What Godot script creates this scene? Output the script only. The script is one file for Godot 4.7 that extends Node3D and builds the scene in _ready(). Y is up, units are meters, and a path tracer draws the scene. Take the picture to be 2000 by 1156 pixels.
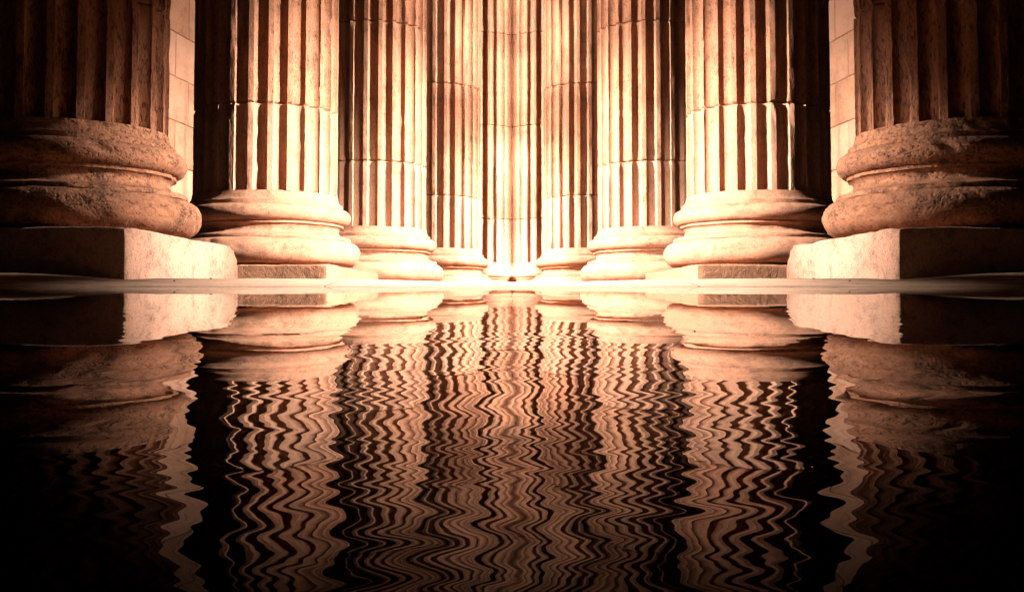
extends Node3D
# A colonnade of fluted stone columns at night, lamplit from the axis between its two converging rows, behind a still pool.
# One unit = one metre = the radius of a column shaft. "Temple" coordinates: X right, Y up, D away from the viewer, in the slightly
# tilted frame of the old terrace (it falls away from the pool by 2.2 degrees).

const EYE := 0.017                 # the eye is just above the water
const FALL := 0.03888              # radians by which the terrace falls away from the pool
const FLOOR_Y := 0.44              # terrace floor in temple coordinates
const ROW_TURN := 0.15130          # radians by which each row leans in towards the axis
const FIRST := Vector2(-4.3205, 12.1054)
const STEP := Vector2(0.8666, 5.6850)
const NEAR_EDGE := 8.9             # where the pavement meets the water
const CREST := 10.3                # its highest line

var M := {}
var meshes := {}
var noise := FastNoiseLite.new()
var rng := RandomNumberGenerator.new()

# ------------------------------------------------------------------ frames
func tilt() -> Basis:
	return Basis(Vector3.RIGHT, -FALL)

func at(x: float, y: float, d: float) -> Vector3:
	return Vector3(0, EYE, 0) + tilt() * Vector3(x, y, -d)

# ------------------------------------------------------------------ scene tree helpers
func tag(o: Node, label := "", category := "", group := "", kind := "") -> void:
	if label: o.set_meta("label", label)
	if category: o.set_meta("category", category)
	if group: o.set_meta("group", group)
	if kind: o.set_meta("kind", kind)

func part(called: String, mesh: Mesh, mat: Material, parent: Node = self, where := Vector3.ZERO, turn := 0.0) -> MeshInstance3D:
	var o := MeshInstance3D.new()
	o.name = numbered(called, parent)
	o.mesh = mesh
	o.material_override = mat
	o.position = where
	o.rotation.y = turn
	parent.add_child(o, true)
	return o

func numbered(called: String, parent: Node) -> String:
	if not parent.has_node(called): return called
	var i := 1
	while parent.has_node("%s_%03d" % [called, i]): i += 1
	return "%s_%03d" % [called, i]

func base(called: String, xf: Transform3D) -> Node3D:
	var o := Node3D.new()
	o.name = numbered(called, self)
	o.transform = xf
	add_child(o, true)
	return o

# ------------------------------------------------------------------ mesh helpers
class Sheets:
	var v := PackedVector3Array()
	var n := PackedVector3Array()
	var idx := PackedInt32Array()
	# rows of points; each sheet is smooth inside and has hard edges to its neighbours; "out" flips it
	func sheet(rows: Array, flip := false) -> void:
		var h := rows.size()
		var w: int = rows[0].size()
		var first := v.size()
		var acc := PackedVector3Array()
		acc.resize(h * w)
		for r in rows: v.append_array(r)
		for j in h - 1:
			for i in w - 1:
				var a := j * w + i
				var b := a + 1
				var c := a + w
				var d := c + 1
				for t in [[a, b, c], [b, d, c]]:
					var p: int = t[0]
					var q: int = t[2] if flip else t[1]
					var s: int = t[1] if flip else t[2]
					idx.append(first + p); idx.append(first + q); idx.append(first + s)
					var face := (v[first + s] - v[first + p]).cross(v[first + q] - v[first + p])
					acc[p] += face; acc[q] += face; acc[s] += face
		for k in h * w:
			n.append(acc[k].normalized() if acc[k].length() > 1e-12 else Vector3.UP)
	func weld_ends(first: int, w: int, h: int) -> void:   # make the normals of the first and last point of each row meet
		for j in h:
			var s := (n[first + j * w] + n[first + j * w + w - 1]).normalized()
			n[first + j * w] = s
			n[first + j * w + w - 1] = s
	func done() -> ArrayMesh:
		var a := []
		a.resize(Mesh.ARRAY_MAX)
		a[Mesh.ARRAY_VERTEX] = v
		a[Mesh.ARRAY_NORMAL] = n
		a[Mesh.ARRAY_INDEX] = idx
		var m := ArrayMesh.new()
		m.add_surface_from_arrays(Mesh.PRIMITIVE_TRIANGLES, a)
		return m

func nz(p: Vector3, s: float, f: float) -> float:
	return noise.get_noise_3d(p.x * f + s * 17.3, p.y * f - s * 9.1, p.z * f + s * 5.7)

# A drum of the shaft: 24 flutes with flat fillets between them, arrises a little chipped, ends eased into the joint.
func drum(height: float, s: float, foot: bool) -> ArrayMesh:
	var sh := Sheets.new()
	var ys: Array[float] = []
	var inner := int(height / 0.11)
	for y in [0.0, 0.010, 0.022, 0.04]: ys.append(y)
	for k in inner: ys.append(0.04 + (height - 0.08) * (k + 1.0) / (inner + 1.0))
	for y in [0.04, 0.012, 0.003, 0.0, 0.0]: ys.append(height - y)
	var half := deg_to_rad(5.45)
	var w := sin(half)
	var deep := 0.091
	var rho := (w * w + deep * deep) / (2.0 * deep)
	var mid := cos(half) + rho - deep
	var sweep := asin(w / rho)
	for f in 24:
		var turn := TAU * f / 24.0
		var flute := []
		var fillet := []
		for j in ys.size():
			var y := ys[j]
			var ring := PackedVector3Array()
			var end := minf(y if not foot else 9.0, height - y)
			var ease := 0.0 if foot else 0.055 * pow(clampf(1.0 - y / 0.024, 0, 1), 0.8)     # the upper drum is undercut at the joint
			if j == ys.size() - 1: ease = 0.07                                                # the bed face
			for k in 11:
				var th := sweep * (k / 5.0 - 1.0)
				var rad := mid - rho * cos(th)
				var tan_ := rho * sin(th)
				var p := Vector3(sin(turn) * rad + cos(turn) * tan_, y, cos(turn) * rad - sin(turn) * tan_)
				var out := Vector3(sin(turn), 0, cos(turn))
				var edge := absf(k / 5.0 - 1.0)
				p += out * (0.003 * nz(p, s, 1.6) - ease - (worn(p, s, end) if edge > 0.95 else 0.0))
				ring.append(p)
			flute.append(ring)
			ring = PackedVector3Array()
			for k in 4:
				var a := turn + half + (TAU / 24.0 - 2.0 * half) * k / 3.0
				var out := Vector3(sin(a), 0, cos(a))
				var p := out + Vector3(0, y, 0)
				if k == 0 or k == 3:
					p = Vector3(sin(a), y, cos(a))
				p += out * (0.003 * nz(p, s, 1.6) - ease - worn(p, s, end) * (1.0 if k % 3 == 0 else 0.8))
				ring.append(p)
			fillet.append(ring)
		sh.sheet(flute, true)
		sh.sheet(fillet, true)
	return sh.done()

func worn(p: Vector3, s: float, end: float) -> float:
	var chip := maxf(0.0, nz(p, s + 3.0, 7.0) - 0.22) * 0.10
	var big := maxf(0.0, nz(p * Vector3(1, 0.6, 1), s + 8.0, 2.6) - 0.42) * 0.12
	var brink := clampf(1.0 - end / 0.07, 0, 1) * maxf(0.0, nz(p, s + 5.0, 5.0) + 0.12) * 0.09
	return 0.001 + chip * 0.3 + big * 0.6 + brink

# A ring of the base turned about the axis; the profile is a list of smooth runs of Vector2(radius, height).
func turned(runs: Array, s: float, amp := 0.007, pits := 0.0) -> ArrayMesh:
	var sh := Sheets.new()
	var segs := 120
	for run in runs:
		var rows := []
		for q: Vector2 in run:
			var ring := PackedVector3Array()
			for k in segs + 1:
				var a := TAU * (k % segs) / segs
				var out := Vector3(sin(a), 0, cos(a))
				var p := out * q.x + Vector3(0, q.y, 0)
				var d := amp * nz(p, s, 2.4) + amp * 0.5 * nz(p, s, 7.0) - maxf(0.0, nz(p, s + 2.0, 3.3) - 0.40) * 0.09
				d -= pits * maxf(0.0, nz(p, s + 4.0, 9.0) - 0.2)
				ring.append(p + out * d + Vector3(0, amp * 0.7 * nz(p, s + 6.0, 1.7), 0))
			rows.append(ring)
		var first := sh.v.size()
		sh.sheet(rows, true)
		sh.weld_ends(first, segs + 1, rows.size())
	return sh.done()

func arc(c: Vector2, r: Vector2, from: float, to: float, n: int) -> Array:
	var out := []
	for k in n + 1:
		var a := deg_to_rad(lerpf(from, to, float(k) / n))
		out.append(c + Vector2(cos(a) * r.x, sin(a) * r.y))
	return out

# A squared stone with rounded, uneven edges; knocks are [corner, reach, depth] bites out of it.
func rough_block(size: Vector3, rad: float, n: int, amp: float, s: float, knocks := []) -> ArrayMesh:
	var sh := Sheets.new()
	var hs := size / 2.0
	for f in 6:
		var ax := f % 3
		var sg := 1.0 if f < 3 else -1.0
		var rows := []
		for j in n + 1:
			var ring := PackedVector3Array()
			for i in n + 1:
				var p := Vector3.ZERO
				p[ax] = sg
				p[(ax + 1) % 3] = ease_edge(2.0 * i / n - 1.0)
				p[(ax + 2) % 3] = ease_edge(2.0 * j / n - 1.0)
				p *= hs
				var core := Vector3(clampf(p.x, -hs.x + rad, hs.x - rad), clampf(p.y, -hs.y + rad, hs.y - rad), clampf(p.z, -hs.z + rad, hs.z - rad))
				var out := (p - core).normalized()
				var q := core + out * rad
				q += out * (amp * nz(q, s, 1.6) + amp * 0.6 * nz(q, s, 5.0) - maxf(0.0, nz(q, s + 1.0, 2.2) - 0.34) * amp * 3.0)
				for k in knocks:
					var near := clampf(1.0 - (q - k[0] * hs).length() / (k[1] * (1.0 + 0.5 * nz(q, s + 2.0, 6.0))), 0, 1)
					q -= (k[0] as Vector3).normalized() * k[2] * near
				ring.append(q)
			rows.append(ring)
		sh.sheet(rows, sg < 0.0)
	return sh.done()

func ease_edge(t: float) -> float:
	return signf(t) * (1.0 - pow(1.0 - absf(t), 1.6))

func block(size: Vector3, b: float) -> ArrayMesh:      # a plain squared stone with bevelled edges, 44 triangles
	var st := SurfaceTool.new()
	st.begin(Mesh.PRIMITIVE_TRIANGLES)
	var h := size / 2.0
	var p := func(sx: float, sy: float, sz: float, ax: int) -> Vector3:
		var q := Vector3(sx * h.x, sy * h.y, sz * h.z)
		var c := Vector3(sx, sy, sz) * b
		for k in 3:
			if k != ax: q[k] -= c[k]
		return q
	var quad := func(a: Vector3, b_: Vector3, c: Vector3, d: Vector3) -> void:
		var tris := [a, b_, c, a, c, d]
		if (b_ - a).cross(c - a).dot(a + b_ + c + d) > 0.0: tris = [a, c, b_, a, d, c]
		for t in tris: st.add_vertex(t)
	for sg in [-1.0, 1.0]:
		quad.call(p.call(sg, -1, -1, 0), p.call(sg, 1, -1, 0), p.call(sg, 1, 1, 0), p.call(sg, -1, 1, 0))
		quad.call(p.call(-1, sg, -1, 1), p.call(1, sg, -1, 1), p.call(1, sg, 1, 1), p.call(-1, sg, 1, 1))
		quad.call(p.call(-1, -1, sg, 2), p.call(1, -1, sg, 2), p.call(1, 1, sg, 2), p.call(-1, 1, sg, 2))
		for sh in [-1.0, 1.0]:
			quad.call(p.call(sg, sh, -1, 0), p.call(sg, sh, 1, 0), p.call(sg, sh, 1, 1), p.call(sg, sh, -1, 1))
			quad.call(p.call(sg, -1, sh, 0), p.call(sg, 1, sh, 0), p.call(sg, 1, sh, 2), p.call(sg, -1, sh, 2))
			quad.call(p.call(-1, sg, sh, 1), p.call(1, sg, sh, 1), p.call(1, sg, sh, 2), p.call(-1, sg, sh, 2))
			for sk in [-1.0, 1.0]:
				quad.call(p.call(sg, sh, sk, 0), p.call(sg, sh, sk, 1), p.call(sg, sh, sk, 2), p.call(sg, sh, sk, 2))
	st.generate_normals()
	return st.commit()

# ------------------------------------------------------------------ materials
func pic(size: int, f: Callable, srgb := true) -> ImageTexture:
	var im := Image.create(size, size, false, Image.FORMAT_RGB8)
	for y in size:
		for x in size:
			var c: Color = f.call(x, y)
			im.set_pixel(x, y, c.linear_to_srgb() if srgb else c)
	return ImageTexture.create_from_image(im)

func field(size: int, freq: float, octaves: int, s: int, kind := FastNoiseLite.TYPE_SIMPLEX_SMOOTH) -> PackedByteArray:
	var n := FastNoiseLite.new()
	n.seed = s
	n.noise_type = kind
	n.frequency = freq
	n.fractal_octaves = octaves
	var im := n.get_seamless_image(size, size, false, false, 0.18, true)
	im.convert(Image.FORMAT_L8)
	return im.get_data()

func stone(called: String, tone: Color, mottle: float, pit: float, s: int, scale := Vector3(0.42, 0.30, 0.42), relief := 1.0, streak := 0.0) -> StandardMaterial3D:
	var size := 512
	var low := field(size, 0.006, 4, s)
	var mid := field(size, 0.022, 4, s + 1)
	var fine := field(size, 0.11, 3, s + 2)
	var spots := field(size, 0.05, 3, s + 3)
	var veins := field(size, 0.010, 3, s + 4)
	var m := StandardMaterial3D.new()
	m.resource_name = called
	m.albedo_texture = pic(size, func(x: int, y: int) -> Color:
		var i := y * size + x
		var v := 1.0 + mottle * ((low[i] / 255.0 - 0.5) * 1.1 + (mid[i] / 255.0 - 0.5) * 0.9 + (fine[i] / 255.0 - 0.5) * 1.1)
		var stain := clampf((mid[i] / 255.0 * 0.6 + low[i] / 255.0 * 0.4 - 0.52) * 5.0, 0, 1) * mottle * 0.5
		var hole := clampf((spots[i] / 255.0 + (fine[i] / 255.0 - 0.5) * 0.5 - (0.82 - 0.30 * pit)) * 7.0, 0, 1) * minf(1.0, 0.35 + pit)
		var vein := clampf(1.0 - absf(veins[i] / 255.0 - 0.5) * 45.0, 0, 1) * streak
		var c := tone * v
		c = c.lerp(Color(tone.r * 0.62, tone.g * 0.48, tone.b * 0.40), clampf(stain + vein, 0, 1))
		c = c.lerp(Color(tone.r * 0.24, tone.g * 0.16, tone.b * 0.12), hole * 0.85)
		return Color(clampf(c.r, 0, 0.9), clampf(c.g, 0, 0.9), clampf(c.b, 0, 0.9)))
	m.heightmap_enabled = true
	m.heightmap_texture = pic(size, func(x: int, y: int) -> Color:
		var i := y * size + x
		var hole := clampf((spots[i] / 255.0 + (fine[i] / 255.0 - 0.5) * 0.5 - (0.80 - 0.30 * pit)) * 5.0, 0, 1)
		var v := 0.55 + (mid[i] / 255.0 - 0.5) * 0.35 + (fine[i] / 255.0 - 0.5) * 0.28 - hole * 0.45
		return Color(v, v, v), false)
	m.heightmap_scale = relief
	m.roughness = 0.92
	m.metallic_specular = 0.25
	m.uv1_triplanar = true
	m.uv1_triplanar_sharpness = 4.0
	m.uv1_scale = scale
	return m

func plain(called: String, c: Color, rough := 0.8, metal := 0.0) -> StandardMaterial3D:
	var m := StandardMaterial3D.new()
	m.resource_name = called
	m.albedo_color = c.linear_to_srgb()
	m.roughness = rough
	m.metallic = metal
	return m

func glow(called: String, c: Color, e: float) -> StandardMaterial3D:
	var m := plain(called, Color(0.3, 0.3, 0.3), 0.4)
	m.emission_enabled = true
	m.emission = c
	m.emission_energy_multiplier = e
	return m

# ------------------------------------------------------------------ things
func make_meshes() -> void:
	var o := -FLOOR_Y
	meshes.lower_torus = []; meshes.scotia = []; meshes.upper_torus = []; meshes.foot = []
	for k in 3:
		var s := 1.0 + k * 2.0
		var pits := 0.05 if k == 0 else 0.0
		meshes.lower_torus.append(turned([[Vector2(1.06, 0.890 + o), Vector2(1.07, 0.925 + o)], arc(Vector2(1.142, 1.102 + o), Vector2(0.187, 0.175), -112, 90, 20), [Vector2(1.142, 1.277 + o), Vector2(0.9, 1.277 + o)]], s, 0.010, pits))
		var lip := [Vector2(0.9, 1.274 + o), Vector2(1.19, 1.274 + o)]
		var body := arc(Vector2(1.20, 1.428 + o), Vector2(0.175, 0.10), 262, 100, 12)
		meshes.scotia.append(turned([lip, [Vector2(1.19, 1.274 + o), Vector2(1.195, 1.300 + o), Vector2(1.185, 1.318 + o)], [Vector2(1.185, 1.318 + o), Vector2(1.10, 1.338 + o), Vector2(1.05, 1.360 + o), Vector2(1.027, 1.395 + o), Vector2(1.024, 1.42 + o), Vector2(1.034, 1.445 + o), Vector2(1.062, 1.466 + o), Vector2(1.085, 1.472 + o)], [Vector2(1.085, 1.472 + o), Vector2(1.088, 1.500 + o)], [Vector2(1.088, 1.500 + o), Vector2(0.9, 1.503 + o)]], s + 0.5, 0.008, pits))
		meshes.upper_torus.append(turned([[Vector2(0.9, 1.501 + o), Vector2(1.07, 1.502 + o)], arc(Vector2(1.068, 1.614 + o), Vector2(0.119, 0.113), -88, 90, 14), [Vector2(1.068, 1.727 + o), Vector2(0.9, 1.727 + o)]], s + 0.8, 0.008, pits))
		meshes.foot.append(turned([[Vector2(1.070, 1.722 + o), Vector2(1.072, 1.780 + o)], [Vector2(1.072, 1.780 + o), Vector2(1.056, 1.784 + o)], [Vector2(1.056, 1.784 + o), Vector2(1.030, 1.812 + o), Vector2(1.014, 1.848 + o), Vector2(1.006, 1.880 + o), Vector2(1.003, 1.904 + o)], [Vector2(1.003, 1.904 + o), Vector2(0.96, 1.907 + o), Vector2(0.86, 1.909 + o)]], s + 1.1, 0.006, pits))
	meshes.short_drum = [drum(3.073 - 1.904, 1.0, true), drum(3.073 - 1.904, 2.0, true), drum(3.073 - 1.904, 3.0, true)]
	meshes.long_drum = [drum(2.52, 4.0, false), drum(2.52, 5.0, false), drum(2.52, 6.0, false), drum(2.52, 7.0, false)]
	var chip := [[Vector3(1, 1, -1), 0.20, 0.06], [Vector3(-1, 1, -1), 0.16, 0.05], [Vector3(1, 1, 1), 0.14, 0.03]]
	meshes.plinth = [rough_block(Vector3(2.60, 0.457, 2.60), 0.022, 30, 0.010, 1.0, chip), rough_block(Vector3(2.60, 0.457, 2.60), 0.035, 26, 0.010, 2.0), rough_block(Vector3(2.60, 0.457, 2.60), 0.04, 26, 0.012, 3.0)]
	meshes.plinth_right = rough_block(Vector3(2.60, 0.457, 2.60), 0.022, 30, 0.010, 1.0, [[Vector3(-1, 1, -1), 0.20, 0.06], [Vector3(1, 1, -1), 0.16, 0.05], [Vector3(-1, 1, 1), 0.14, 0.03]])

func column(k: int, side: float, label: String) -> void:
	var p := FIRST + STEP * (k - 1)
	var xf := Transform3D(tilt() * Basis(Vector3.UP, -side * ROW_TURN), at(p.x * side, FLOOR_Y, p.y))
	var c := base("column", xf)
	tag(c, label, "column", "fluted columns of the two rows", "thing")
	var old := k == 1
	var v := 0 if old else 1 + (k % 2)
	var bs: Material = M.weathered if old else M.base
	var pl: Mesh = meshes.plinth[v] if side > 0 or not old else meshes.plinth_right
	part("plinth", pl, M.plinth if old else M.plinth_far, c, Vector3(0, 0.2285, 0))
	var foot := Node3D.new()
	foot.name = "base"
	c.add_child(foot)
	var shaft := Node3D.new()
	shaft.name = "shaft"
	c.add_child(shaft)
	part("lower_torus", meshes.lower_torus[v], bs, foot, Vector3.ZERO, side * k * 1.9)
	part("scotia", meshes.scotia[v], bs, foot, Vector3.ZERO, side * k * 2.3)
	part("upper_torus", meshes.upper_torus[v], bs, foot, Vector3.ZERO, side * k * 0.7)
	part("flared_foot", meshes.foot[v], bs, foot, Vector3.ZERO, side * k * 1.1)
	var y := 1.904 - FLOOR_Y
	part("drum", meshes.short_drum[v], M.shaft_old if old else M.shaft, shaft, Vector3(0, y, 0), side * TAU / 24.0 * (k * 5))
	y = 3.073 - FLOOR_Y
	for j in 4:
		var mats := [M.shaft_grain, M.shaft_upper, M.shaft_grain, M.shaft_upper]
		part("drum", meshes.long_drum[(j + k) % 4], M.shaft_old if old else mats[(j + (k % 2)) % 4], shaft, Vector3(0, y, 0), side * TAU / 24.0 * (k * 7 + j * 5 + 1))
		y += 2.52

func wall(side: float, label: String) -> void:
	# a course wall parallel to the row, beyond it
	var out := 3.25
	var u := Vector2(STEP.x, STEP.y).normalized()
	var n := Vector2(-u.y, u.x)                       # away from the axis on the left
	var p := FIRST + n * out + u * 9.4
	var xf := Transform3D(tilt() * Basis(Vector3.UP, -side * ROW_TURN), at(p.x * side, FLOOR_Y, p.y))
	var w := base("stone_wall", xf)
	tag(w, label, "wall", "stone walls beyond the rows", "thing")
	var ch := 0.797
	var bl := 1.14
	var lens := [block(Vector3(0.5, ch - 0.012, bl - 0.036), 0.012)]
	var long := 6.0
	part("wall_core", block(Vector3(0.42, ch * 12.5, long - 0.02), 0.01), M.mortar, w, Vector3(-side * 0.29, ch * 6.0, -long / 2.0))
	for r in 13:
		var z := 0.0
		var l := 0.70 if r % 2 == 0 else 0.13
		var k := 0
		while z < long - 0.05:
			l = minf(l, long - z)
			var m: Mesh = lens[0] if l > 1.1 else block(Vector3(0.5, ch - 0.012, l - 0.036), 0.012)
			part("stone_block", m, M.wall[(r * 5 + k * 3 + int(side + 1)) % M.wall.size()], w, Vector3(-side * (0.25 + 0.004 * ((r * 7 + k * 5) % 4)), 0.17 + ch * (r - 0.5), -z - l / 2.0))
			z += l
			l = bl
			k += 1

func crest_height(x: float) -> float:
	var pts := [[0.0, 0.010], [0.2, 0.0125], [0.58, 0.024], [1.07, 0.036], [2.0, 0.047], [2.86, 0.047], [3.1, 0.036], [3.8, 0.085], [5.0, 0.12], [14.0, 0.12]]
	var a := absf(x)
	for k in pts.size() - 1:
		if a <= pts[k + 1][0]:
			return EYE + lerpf(pts[k][1], pts[k + 1][1], (a - pts[k][0]) / (pts[k + 1][0] - pts[k][0]))
	return EYE + 0.12

func pavement() -> void:
	var root := base("pavement", Transform3D())
	tag(root, "worn stone pavement edge along the water in front of the columns", "", "", "structure")
	var cuts := [-14.0, -9.0, -5.4, -2.86, -1.32, 1.32, 2.86, 5.4, 9.0, 14.0]
	for c in cuts.size() - 1:
		var x0: float = cuts[c] + 0.003
		var x1: float = cuts[c + 1] - 0.003
		var nx := maxi(6, int((x1 - x0) / 0.06))
		var steep := absf((x0 + x1) / 2.0) > 2.86
		var rows := []
		for j in 19:
			var ring := PackedVector3Array()
			for i in nx + 1:
				var x := lerpf(x0, x1, float(i) / nx)
				var top := crest_height(x)
				var p: Vector3
				if j == 0: p = Vector3(x, -0.3, -NEAR_EDGE + 0.02)
				elif j <= 14:
					var t := (j - 1) / 13.0
					var rise := pow(t, 0.8)
					p = Vector3(x, -0.004 + (top + 0.004) * rise, -lerpf(NEAR_EDGE, CREST, t))
					var e := sin(PI * clampf(t, 0, 1))
					p.y += (0.0012 * nz(p * Vector3(1, 1, 3), 2.0, 2.0) + 0.0008 * nz(p * Vector3(1, 1, 4), 5.0, 6.0)) * e
				elif j == 15: p = Vector3(x, top - 0.004, -CREST - 0.25)
				elif j == 16: p = at(x, FLOOR_Y, CREST + 0.5)
				elif j == 17: p = at(x, FLOOR_Y - 0.3, CREST + 0.52)
				else: p = Vector3(x, -0.5, -NEAR_EDGE + 0.02)
				ring.append(p)
			rows.append(ring)
		var sh := Sheets.new()
		sh.sheet(rows, false)
		part("paving_slab", sh.done(), M.paving, root)

func pebble(x: float, d: float, r: float, label: String) -> void:
	var t := clampf((d - NEAR_EDGE) / (CREST - NEAR_EDGE), 0, 1)
	var y := -0.004 + (crest_height(x) + 0.004) * pow(t, 0.8)
	var o := part("pebble", rough_block(Vector3(1.7, 0.8, 1.2) * r, r * 0.38, 6, r * 0.12, x), M.pebble, self, Vector3(x, y + r * 0.25, -d), x)
	tag(o, label, "pebble", "dark pebbles on the pavement")

func water() -> void:
	var rip := FastNoiseLite.new()
	rip.seed = 11
	rip.noise_type = FastNoiseLite.TYPE_SIMPLEX_SMOOTH
	rip.frequency = 1.0
	rip.fractal_type = FastNoiseLite.FRACTAL_NONE
	var zs := PackedFloat32Array()
	zs.append(40.0); zs.append(6.0); zs.append(0.5)
	var d := 0.05
	while d < NEAR_EDGE + 0.15:
		zs.append(-d)
		d *= 1.0066
	zs.append(-NEAR_EDGE - 0.2)
	var xs := PackedFloat32Array()
	var u := -8.0
	while u <= 8.001:
		xs.append(0.02 * sinh(u) * 0.5)
		u += 0.04
	var w := xs.size()
	var v := PackedVector3Array()
	var n := PackedVector3Array()
	v.resize(w * zs.size())
	n.resize(w * zs.size())
	for j in zs.size():
		var z := zs[j]
		var dist := maxf(0.05, -z)
		var lv := log(dist * 0.041) / log(2.0)           # the ripples a viewer can tell apart at this distance
		for i in w:
			var x := xs[i]
			var sx := 0.0
			var sz := 0.0
			if z < 0.0 and absf(x) < dist * 1.5 + 0.3:
				var l0 := floorf(lv)
				for o in 2:
					var lam := pow(2.0, l0 + o)
					var wt := 1.0 - absf(lv - (l0 + o))
					sx += wt * rip.get_noise_3d(x / lam * 0.32, z / lam * 0.62, (l0 + o) * 7.7)
					sz += wt * rip.get_noise_3d(x / lam * 0.3 + 40.0, z / lam * 0.6, (l0 + o) * 5.1)
			v[j * w + i] = Vector3(x, 0, z)
			var ring := Vector2(dist, x).normalized()       # the ripples' sideways tilt runs round the middle of the near shore
			n[j * w + i] = Vector3(sx * 0.052 * ring.x, 1.0 , sx * 0.052 * ring.y + sz * 0.0006).normalized()
	var idx := PackedInt32Array()
	for j in zs.size() - 1:
		for i in w - 1:
			var a := j * w + i
			idx.append_array(PackedInt32Array([a, a + 1, a + w, a + 1, a + w + 1, a + w]))
	var arr := []
	arr.resize(Mesh.ARRAY_MAX)
	# rows run away from the viewer: make the faces look up
	for k in range(0, idx.size(), 3):
		var t := idx[k + 1]; idx[k + 1] = idx[k + 2]; idx[k + 2] = t
	arr[Mesh.ARRAY_VERTEX] = v
	arr[Mesh.ARRAY_NORMAL] = n
	arr[Mesh.ARRAY_INDEX] = idx
	var m := ArrayMesh.new()
	m.add_surface_from_arrays(Mesh.PRIMITIVE_TRIANGLES, arr)
	tag(part("water", m, M.water), "dark rippled pool mirroring the lit columns", "", "", "structure")

func ground() -> void:
	var sh := Sheets.new()
	var rows := []
	for dz in [CREST + 0.45, 14.0, 18.0, 24.0, 32.0, 45.0, 80.0, 300.0]:
		var ring := PackedVector3Array()
		for x in [-200.0, -40.0, -14.0, -7.0, -3.0, 0.0, 3.0, 7.0, 14.0, 40.0, 200.0]:
			ring.append(at(x, FLOOR_Y - 0.004, dz))
		rows.append(ring)
	sh.sheet(rows, false)
	tag(part("ground", sh.done(), M.floor), "stone terrace floor under the colonnade", "", "", "structure")

# Floodlights on a post in a gap of one row, lighting the opposite row; each head is [height, target, energy, cone].
func lamp_post(x: float, d: float, heads: Array, shield: int, label: String) -> void:
	var o := base("lamp_post", Transform3D(tilt(), at(x, FLOOR_Y, d)))
	tag(o, label, "floodlight", "floodlights on posts in the gaps between columns")
	var tall: float = heads[-1][0] - FLOOR_Y
	var pole := CylinderMesh.new()
	pole.top_radius = 0.03; pole.bottom_radius = 0.045; pole.height = tall + 0.1
	part("pole", pole, M.iron, o, Vector3(0, (tall + 0.1) / 2.0, 0))
	var foot := CylinderMesh.new()
	foot.top_radius = 0.12; foot.bottom_radius = 0.16; foot.height = 0.06
	part("lamp_foot", foot, M.iron, o, Vector3(0, 0.03, 0))
	for h: Array in heads:
		var target: Vector3 = h[1]
		var aim := target - Vector3(x, h[0], d)
		aim.z = -aim.z
		var b := Basis.looking_at(aim.normalized(), Vector3.UP)
		var mid := Vector3(0, h[0] - FLOOR_Y, 0) + b * Vector3(0, 0, -0.11)
		var box := part("lamp_head", block(Vector3(0.30, 0.22, 0.14), 0.015), M.iron, o, mid)
		box.basis = b
		part("lamp_lens", block(Vector3(0.26, 0.18, 0.01), 0.002), M.bulb, box, Vector3(0, 0, -0.073))
		var l := SpotLight3D.new()
		l.name = numbered("light", o)
		l.light_color = WARM
		l.light_energy = h[2]
		l.light_size = 0.035 if shield else 0.10
		l.spot_range = 80.0
		l.spot_attenuation = 2.0
		l.spot_angle = h[3]
		l.spot_angle_attenuation = 1.0
		l.shadow_enabled = true
		l.basis = b
		l.position = mid + b * Vector3(0, 0, -0.19)
		o.add_child(l)
	if shield:
		# a tall barn door keeps the light off the next column of the lamp's own row
		var p := FIRST + STEP * (shield - 1)
		var side := signf(x)
		var first: Vector3 = heads[-1][1]
		var way := Vector2(first.x - x, first.y * 0.0 + d - first.z).normalized()      # x, z in the plan
		var from := Vector3(way.x, 0, way.y) * 0.30
		var to := Vector2(side * absf(p.x) - x - from.x, d - p.y - from.z)
		var turn := asin(minf(1.02 / to.length(), 0.95))
		var e := to.normalized().rotated(-side * turn)
		var f := to.normalized().rotated(side * turn * 0.8)
		var a := from + Vector3(e.x, 0, e.y) * 0.20
		var z := from + Vector3(f.x, 0, f.y) * 0.20
		var door := part("barn_door", block(Vector3((z - a).length(), tall + 0.4, 0.012), 0.002), M.iron, o, (a + z) / 2.0 + Vector3(0, tall / 2.0 + 0.2, 0))
		door.rotation.y = -atan2((z - a).z, (z - a).x)

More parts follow.
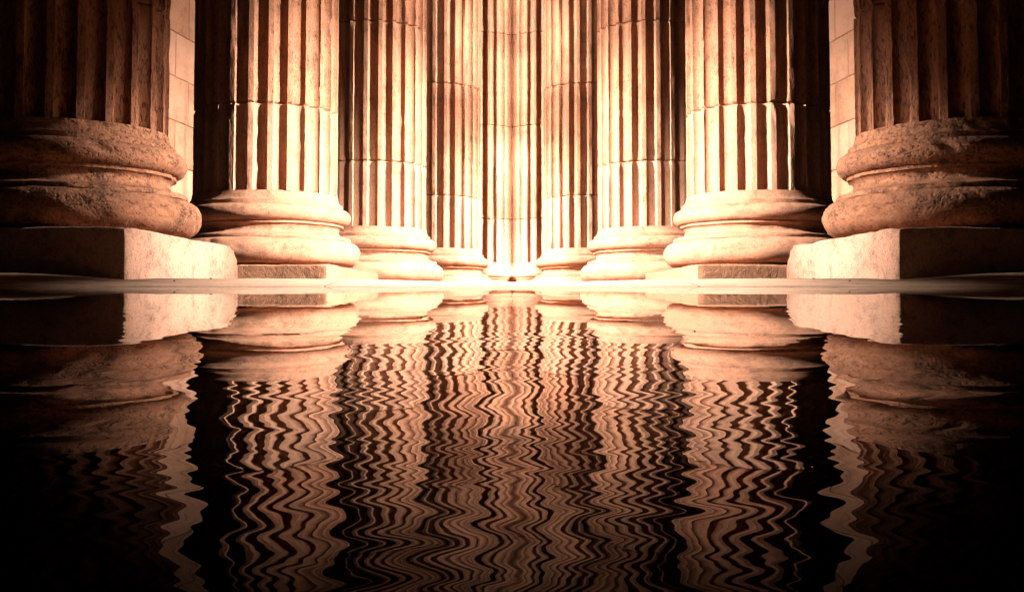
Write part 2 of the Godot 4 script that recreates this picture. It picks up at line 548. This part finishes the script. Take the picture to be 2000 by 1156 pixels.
# A shaded lamp hung on a wire between the rows, above the picture.
func hanging_lamp(d: float, y: float, energy: float, aim: Vector3, cone: float, label: String) -> void:
	var o := base("hanging_lamp", Transform3D(tilt(), at(0, y, d)))
	tag(o, label, "lamp")
	var b := Basis.looking_at(aim.normalized(), Vector3.BACK if absf(aim.normalized().y) > 0.9 else Vector3.UP)
	var hood := CylinderMesh.new()
	hood.top_radius = 0.06; hood.bottom_radius = 0.19; hood.height = 0.26; hood.cap_bottom = false
	var h := part("lamp_shade", hood, M.iron, o)
	h.basis = b * Basis(Vector3.RIGHT, PI / 2)
	h.position = b * Vector3(0, 0, 0.10)
	var s := SphereMesh.new()
	s.radius = 0.09; s.height = 0.18
	part("lamp_bulb", s, M.bulb, o, b * Vector3(0, 0, 0.05))
	var wire := CylinderMesh.new()
	wire.top_radius = 0.012; wire.bottom_radius = 0.012; wire.height = 13.0 - y
	part("wire", wire, M.iron, o, Vector3(0, 0.15 + (13.0 - y) / 2.0, 0))
	var span := CylinderMesh.new()
	span.top_radius = 0.02; span.bottom_radius = 0.02; span.height = 7.2
	var sp := part("span_wire", span, M.iron, o, Vector3(0, 13.15 - y, 0))
	sp.rotation.z = PI / 2
	var l := SpotLight3D.new()
	l.name = "light"
	l.light_color = WARM
	l.light_energy = energy
	l.light_size = 0.09
	l.spot_range = 80.0
	l.spot_attenuation = 2.0
	l.spot_angle = cone
	l.spot_angle_attenuation = 1.0
	l.shadow_enabled = true
	l.basis = b
	l.position = b * Vector3(0, 0, -0.06)
	o.add_child(l)

const WARM := Color(1.0, 0.952, 0.92)

func _ready() -> void:
	noise.seed = 5
	noise.noise_type = FastNoiseLite.TYPE_SIMPLEX_SMOOTH
	noise.frequency = 1.0
	noise.fractal_type = FastNoiseLite.FRACTAL_FBM
	noise.fractal_octaves = 2
	rng.seed = 9
	# camera
	var cam := Camera3D.new()
	cam.name = "camera"
	cam.projection = Camera3D.PROJECTION_FRUSTUM
	cam.near = 0.02
	cam.far = 600.0
	cam.size = 0.02 * 1156.0 / 2493.0
	cam.frustum_offset = Vector2(0, -0.02 * 76.2 / 2493.0)
	cam.position = Vector3(0, EYE, 0)
	cam.rotation.x = atan(53.2 / 2493.0)
	add_child(cam)
	cam.make_current()
	# night sky, a trace of moonlight
	var env := Environment.new()
	env.background_mode = Environment.BG_SKY
	var sky := Sky.new()
	var sm := ProceduralSkyMaterial.new()
	sm.sky_top_color = Color(0.06, 0.04, 0.035)
	sm.sky_horizon_color = Color(0.08, 0.05, 0.04)
	sm.ground_bottom_color = Color(0.03, 0.02, 0.02)
	sm.ground_horizon_color = Color(0.08, 0.05, 0.04)
	sky.sky_material = sm
	env.sky = sky
	env.background_energy_multiplier = 0.03
	env.tonemap_mode = Environment.TONE_MAPPER_LINEAR
	env.tonemap_exposure = 1.0
	env.sdfgi_enabled = true
	env.ssao_enabled = true
	env.ssil_enabled = true
	var we := WorldEnvironment.new()
	we.name = "environment"
	we.environment = env
	add_child(we)
	var moon := DirectionalLight3D.new()
	moon.name = "moon"
	moon.light_color = Color(1, 0.9, 0.8)
	moon.light_energy = 0.004
	moon.light_angular_distance = 0.5
	moon.shadow_enabled = true
	moon.rotation = Vector3(deg_to_rad(-40), deg_to_rad(15), 0)
	add_child(moon)

	var tone := Color(0.60, 0.35, 0.225)
	M.shaft = stone("pale smooth limestone", Color(0.330, 0.166, 0.099), 0.55, 0.16, 10, Vector3(0.5, 0.22, 0.5), 1.2)
	M.shaft_grain = stone("grainy brown limestone", Color(0.285, 0.128, 0.071), 0.75, 0.40, 20, Vector3(0.6, 0.34, 0.6), 1.6)
	M.shaft_upper = stone("buff limestone", Color(0.309, 0.149, 0.084), 0.65, 0.24, 30, Vector3(0.5, 0.22, 0.5), 1.4)
	M.shaft_old = stone("weathered pitted limestone", Color(0.209, 0.086, 0.045), 1.0, 0.55, 40, Vector3(1.0, 0.30, 1.0), 1.6)
	M.weathered = stone("weathered base stone", Color(0.221, 0.097, 0.051), 1.15, 0.52, 50, Vector3(0.6, 0.7, 0.6), 1.4)
	M.base = stone("base stone", Color(0.320, 0.157, 0.092), 0.70, 0.26, 60, Vector3(0.5, 0.7, 0.5), 0.8, 0.25)
	M.plinth = stone("patchy plinth stone", Color(0.44, 0.25, 0.165), 0.75, 0.20, 70, Vector3(0.7, 0.7, 0.7), 0.8)
	M.plinth_far = stone("rough plinth stone", Color(0.289, 0.137, 0.077), 0.45, 0.14, 80, Vector3(0.7, 0.7, 0.7), 1.6)
	M.paving = stone("paving stone", Color(0.40, 0.25, 0.165), 0.9, 0.2, 90, Vector3(0.35, 0.5, 1.8), 0.5, 0.3)
	M.floor = plain("dark terrace floor", Color(0.022, 0.013, 0.009), 0.95)
	M.mortar = plain("mortar", Color(0.10, 0.05, 0.03), 0.95)
	M.wall = [stone("ashlar", Color(0.309, 0.157, 0.092), 0.35, 0.10, 100, Vector3(0.5, 0.5, 0.5), 0.8, 0.35), stone("ashlar browner", Color(0.278, 0.137, 0.077), 0.40, 0.12, 110, Vector3(0.5, 0.5, 0.5), 0.8, 0.35), stone("ashlar paler", Color(0.330, 0.173, 0.107), 0.25, 0.08, 120, Vector3(0.5, 0.5, 0.5), 0.8, 0.2)]
	M.pebble = plain("dark pebble", Color(0.02, 0.012, 0.01), 0.9)
	M.iron = plain("dark iron", Color(0.02, 0.018, 0.016), 0.5, 0.6)
	M.bulb = glow("lit bulb", Color(1.0, 0.8, 0.55), 1.5)
	M.water = plain("dark water", Color(0.0012, 0.0006, 0.0004), 0.0)
	M.water.metallic_specular = 0.042

	# the lamps that light the colonnade
	hanging_lamp(11.3, 3.8, 125.0, Vector3(0, -1, 0.3), 45.0, "shaded lamp hung over the pavement edge")
	for side: float in [-1.0, 1.0]:
		var row := "right" if side > 0 else "left"
		var s := Vector3(-side, 1, 1)
		lamp_post(side * 5.0, 9.9, [[3.6, s * Vector3(2.7, 1.6, 12.7), 110.0, 13.5]], 0, "floodlight on a post at the outer end of the pavement before the %s row" % row)
		lamp_post(side * 4.3, 13.9, [[3.6, s * Vector3(3.0, 1.05, 11.95), 260.0, 11.0], [4.4, s * Vector3(3.3, 0.2, 18.2), 690.0, 34.0]], 2, "floodlight on a post between the first and second columns of the %s row" % row)
		lamp_post(side * 3.25, 20.6, [[4.4, s * Vector3(2.5, 0.8, 23.6), 390.0, 46.0], [7.2, s * Vector3(2.6, 6.0, 23.6), 95.0, 42.0]], 3, "floodlight on a post between the second and third columns of the %s row" % row)
		lamp_post(side * 2.35, 26.9, [[3.8, s * Vector3(1.7, 1.6, 29.0), 185.0, 47.0], [6.8, s * Vector3(1.7, 5.6, 29.0), 84.0, 52.0]], 4, "floodlight on a post between the third and fourth columns of the %s row" % row)
		lamp_post(side * 1.42, 32.95, [[2.2, s * Vector3(0.6, 1.6, 33.95), 58.0, 64.0], [4.4, s * Vector3(0.6, 4.2, 33.95), 48.0, 64.0], [6.8, s * Vector3(0.6, 6.7, 33.95), 32.0, 64.0], [9.2, s * Vector3(0.6, 9.1, 33.95), 18.0, 64.0]], 5, "floodlight on a post between the fourth and fifth columns of the %s row" % row)

	water()
	ground()
	pavement()
	make_meshes()
	var names := ["", "nearest column, weathered and pitted, on a tall chipped plinth, %s of the pool", "second column in the %s row, on a brown-fronted plinth, dark flutes outside", "third column in the %s row, seen between the second and fourth", "fourth column in the %s row, pale slender shaft beside the joined pair", "%s half of the joined pair of columns in the centre, farthest from the water"]
	for side: float in [-1.0, 1.0]:
		for k in range(1, 6):
			column(k, side, names[k] % ("left" if side > 0 else "right"))
	wall(1.0, "coursed stone block wall seen between the first and second left columns")
	wall(-1.0, "coursed stone block wall seen between the first and second right columns")
	for side: float in [-1.0, 1.0]:
		var row := "left" if side < 0 else "right"
		pebble(side * 2.415, 10.22, 0.011, "dark pebble against the foot of the %s chipped plinth" % row)
		pebble(side * 2.57, 9.70, 0.009, "lone dark pebble in the middle of the %s half of the pavement strip" % row)
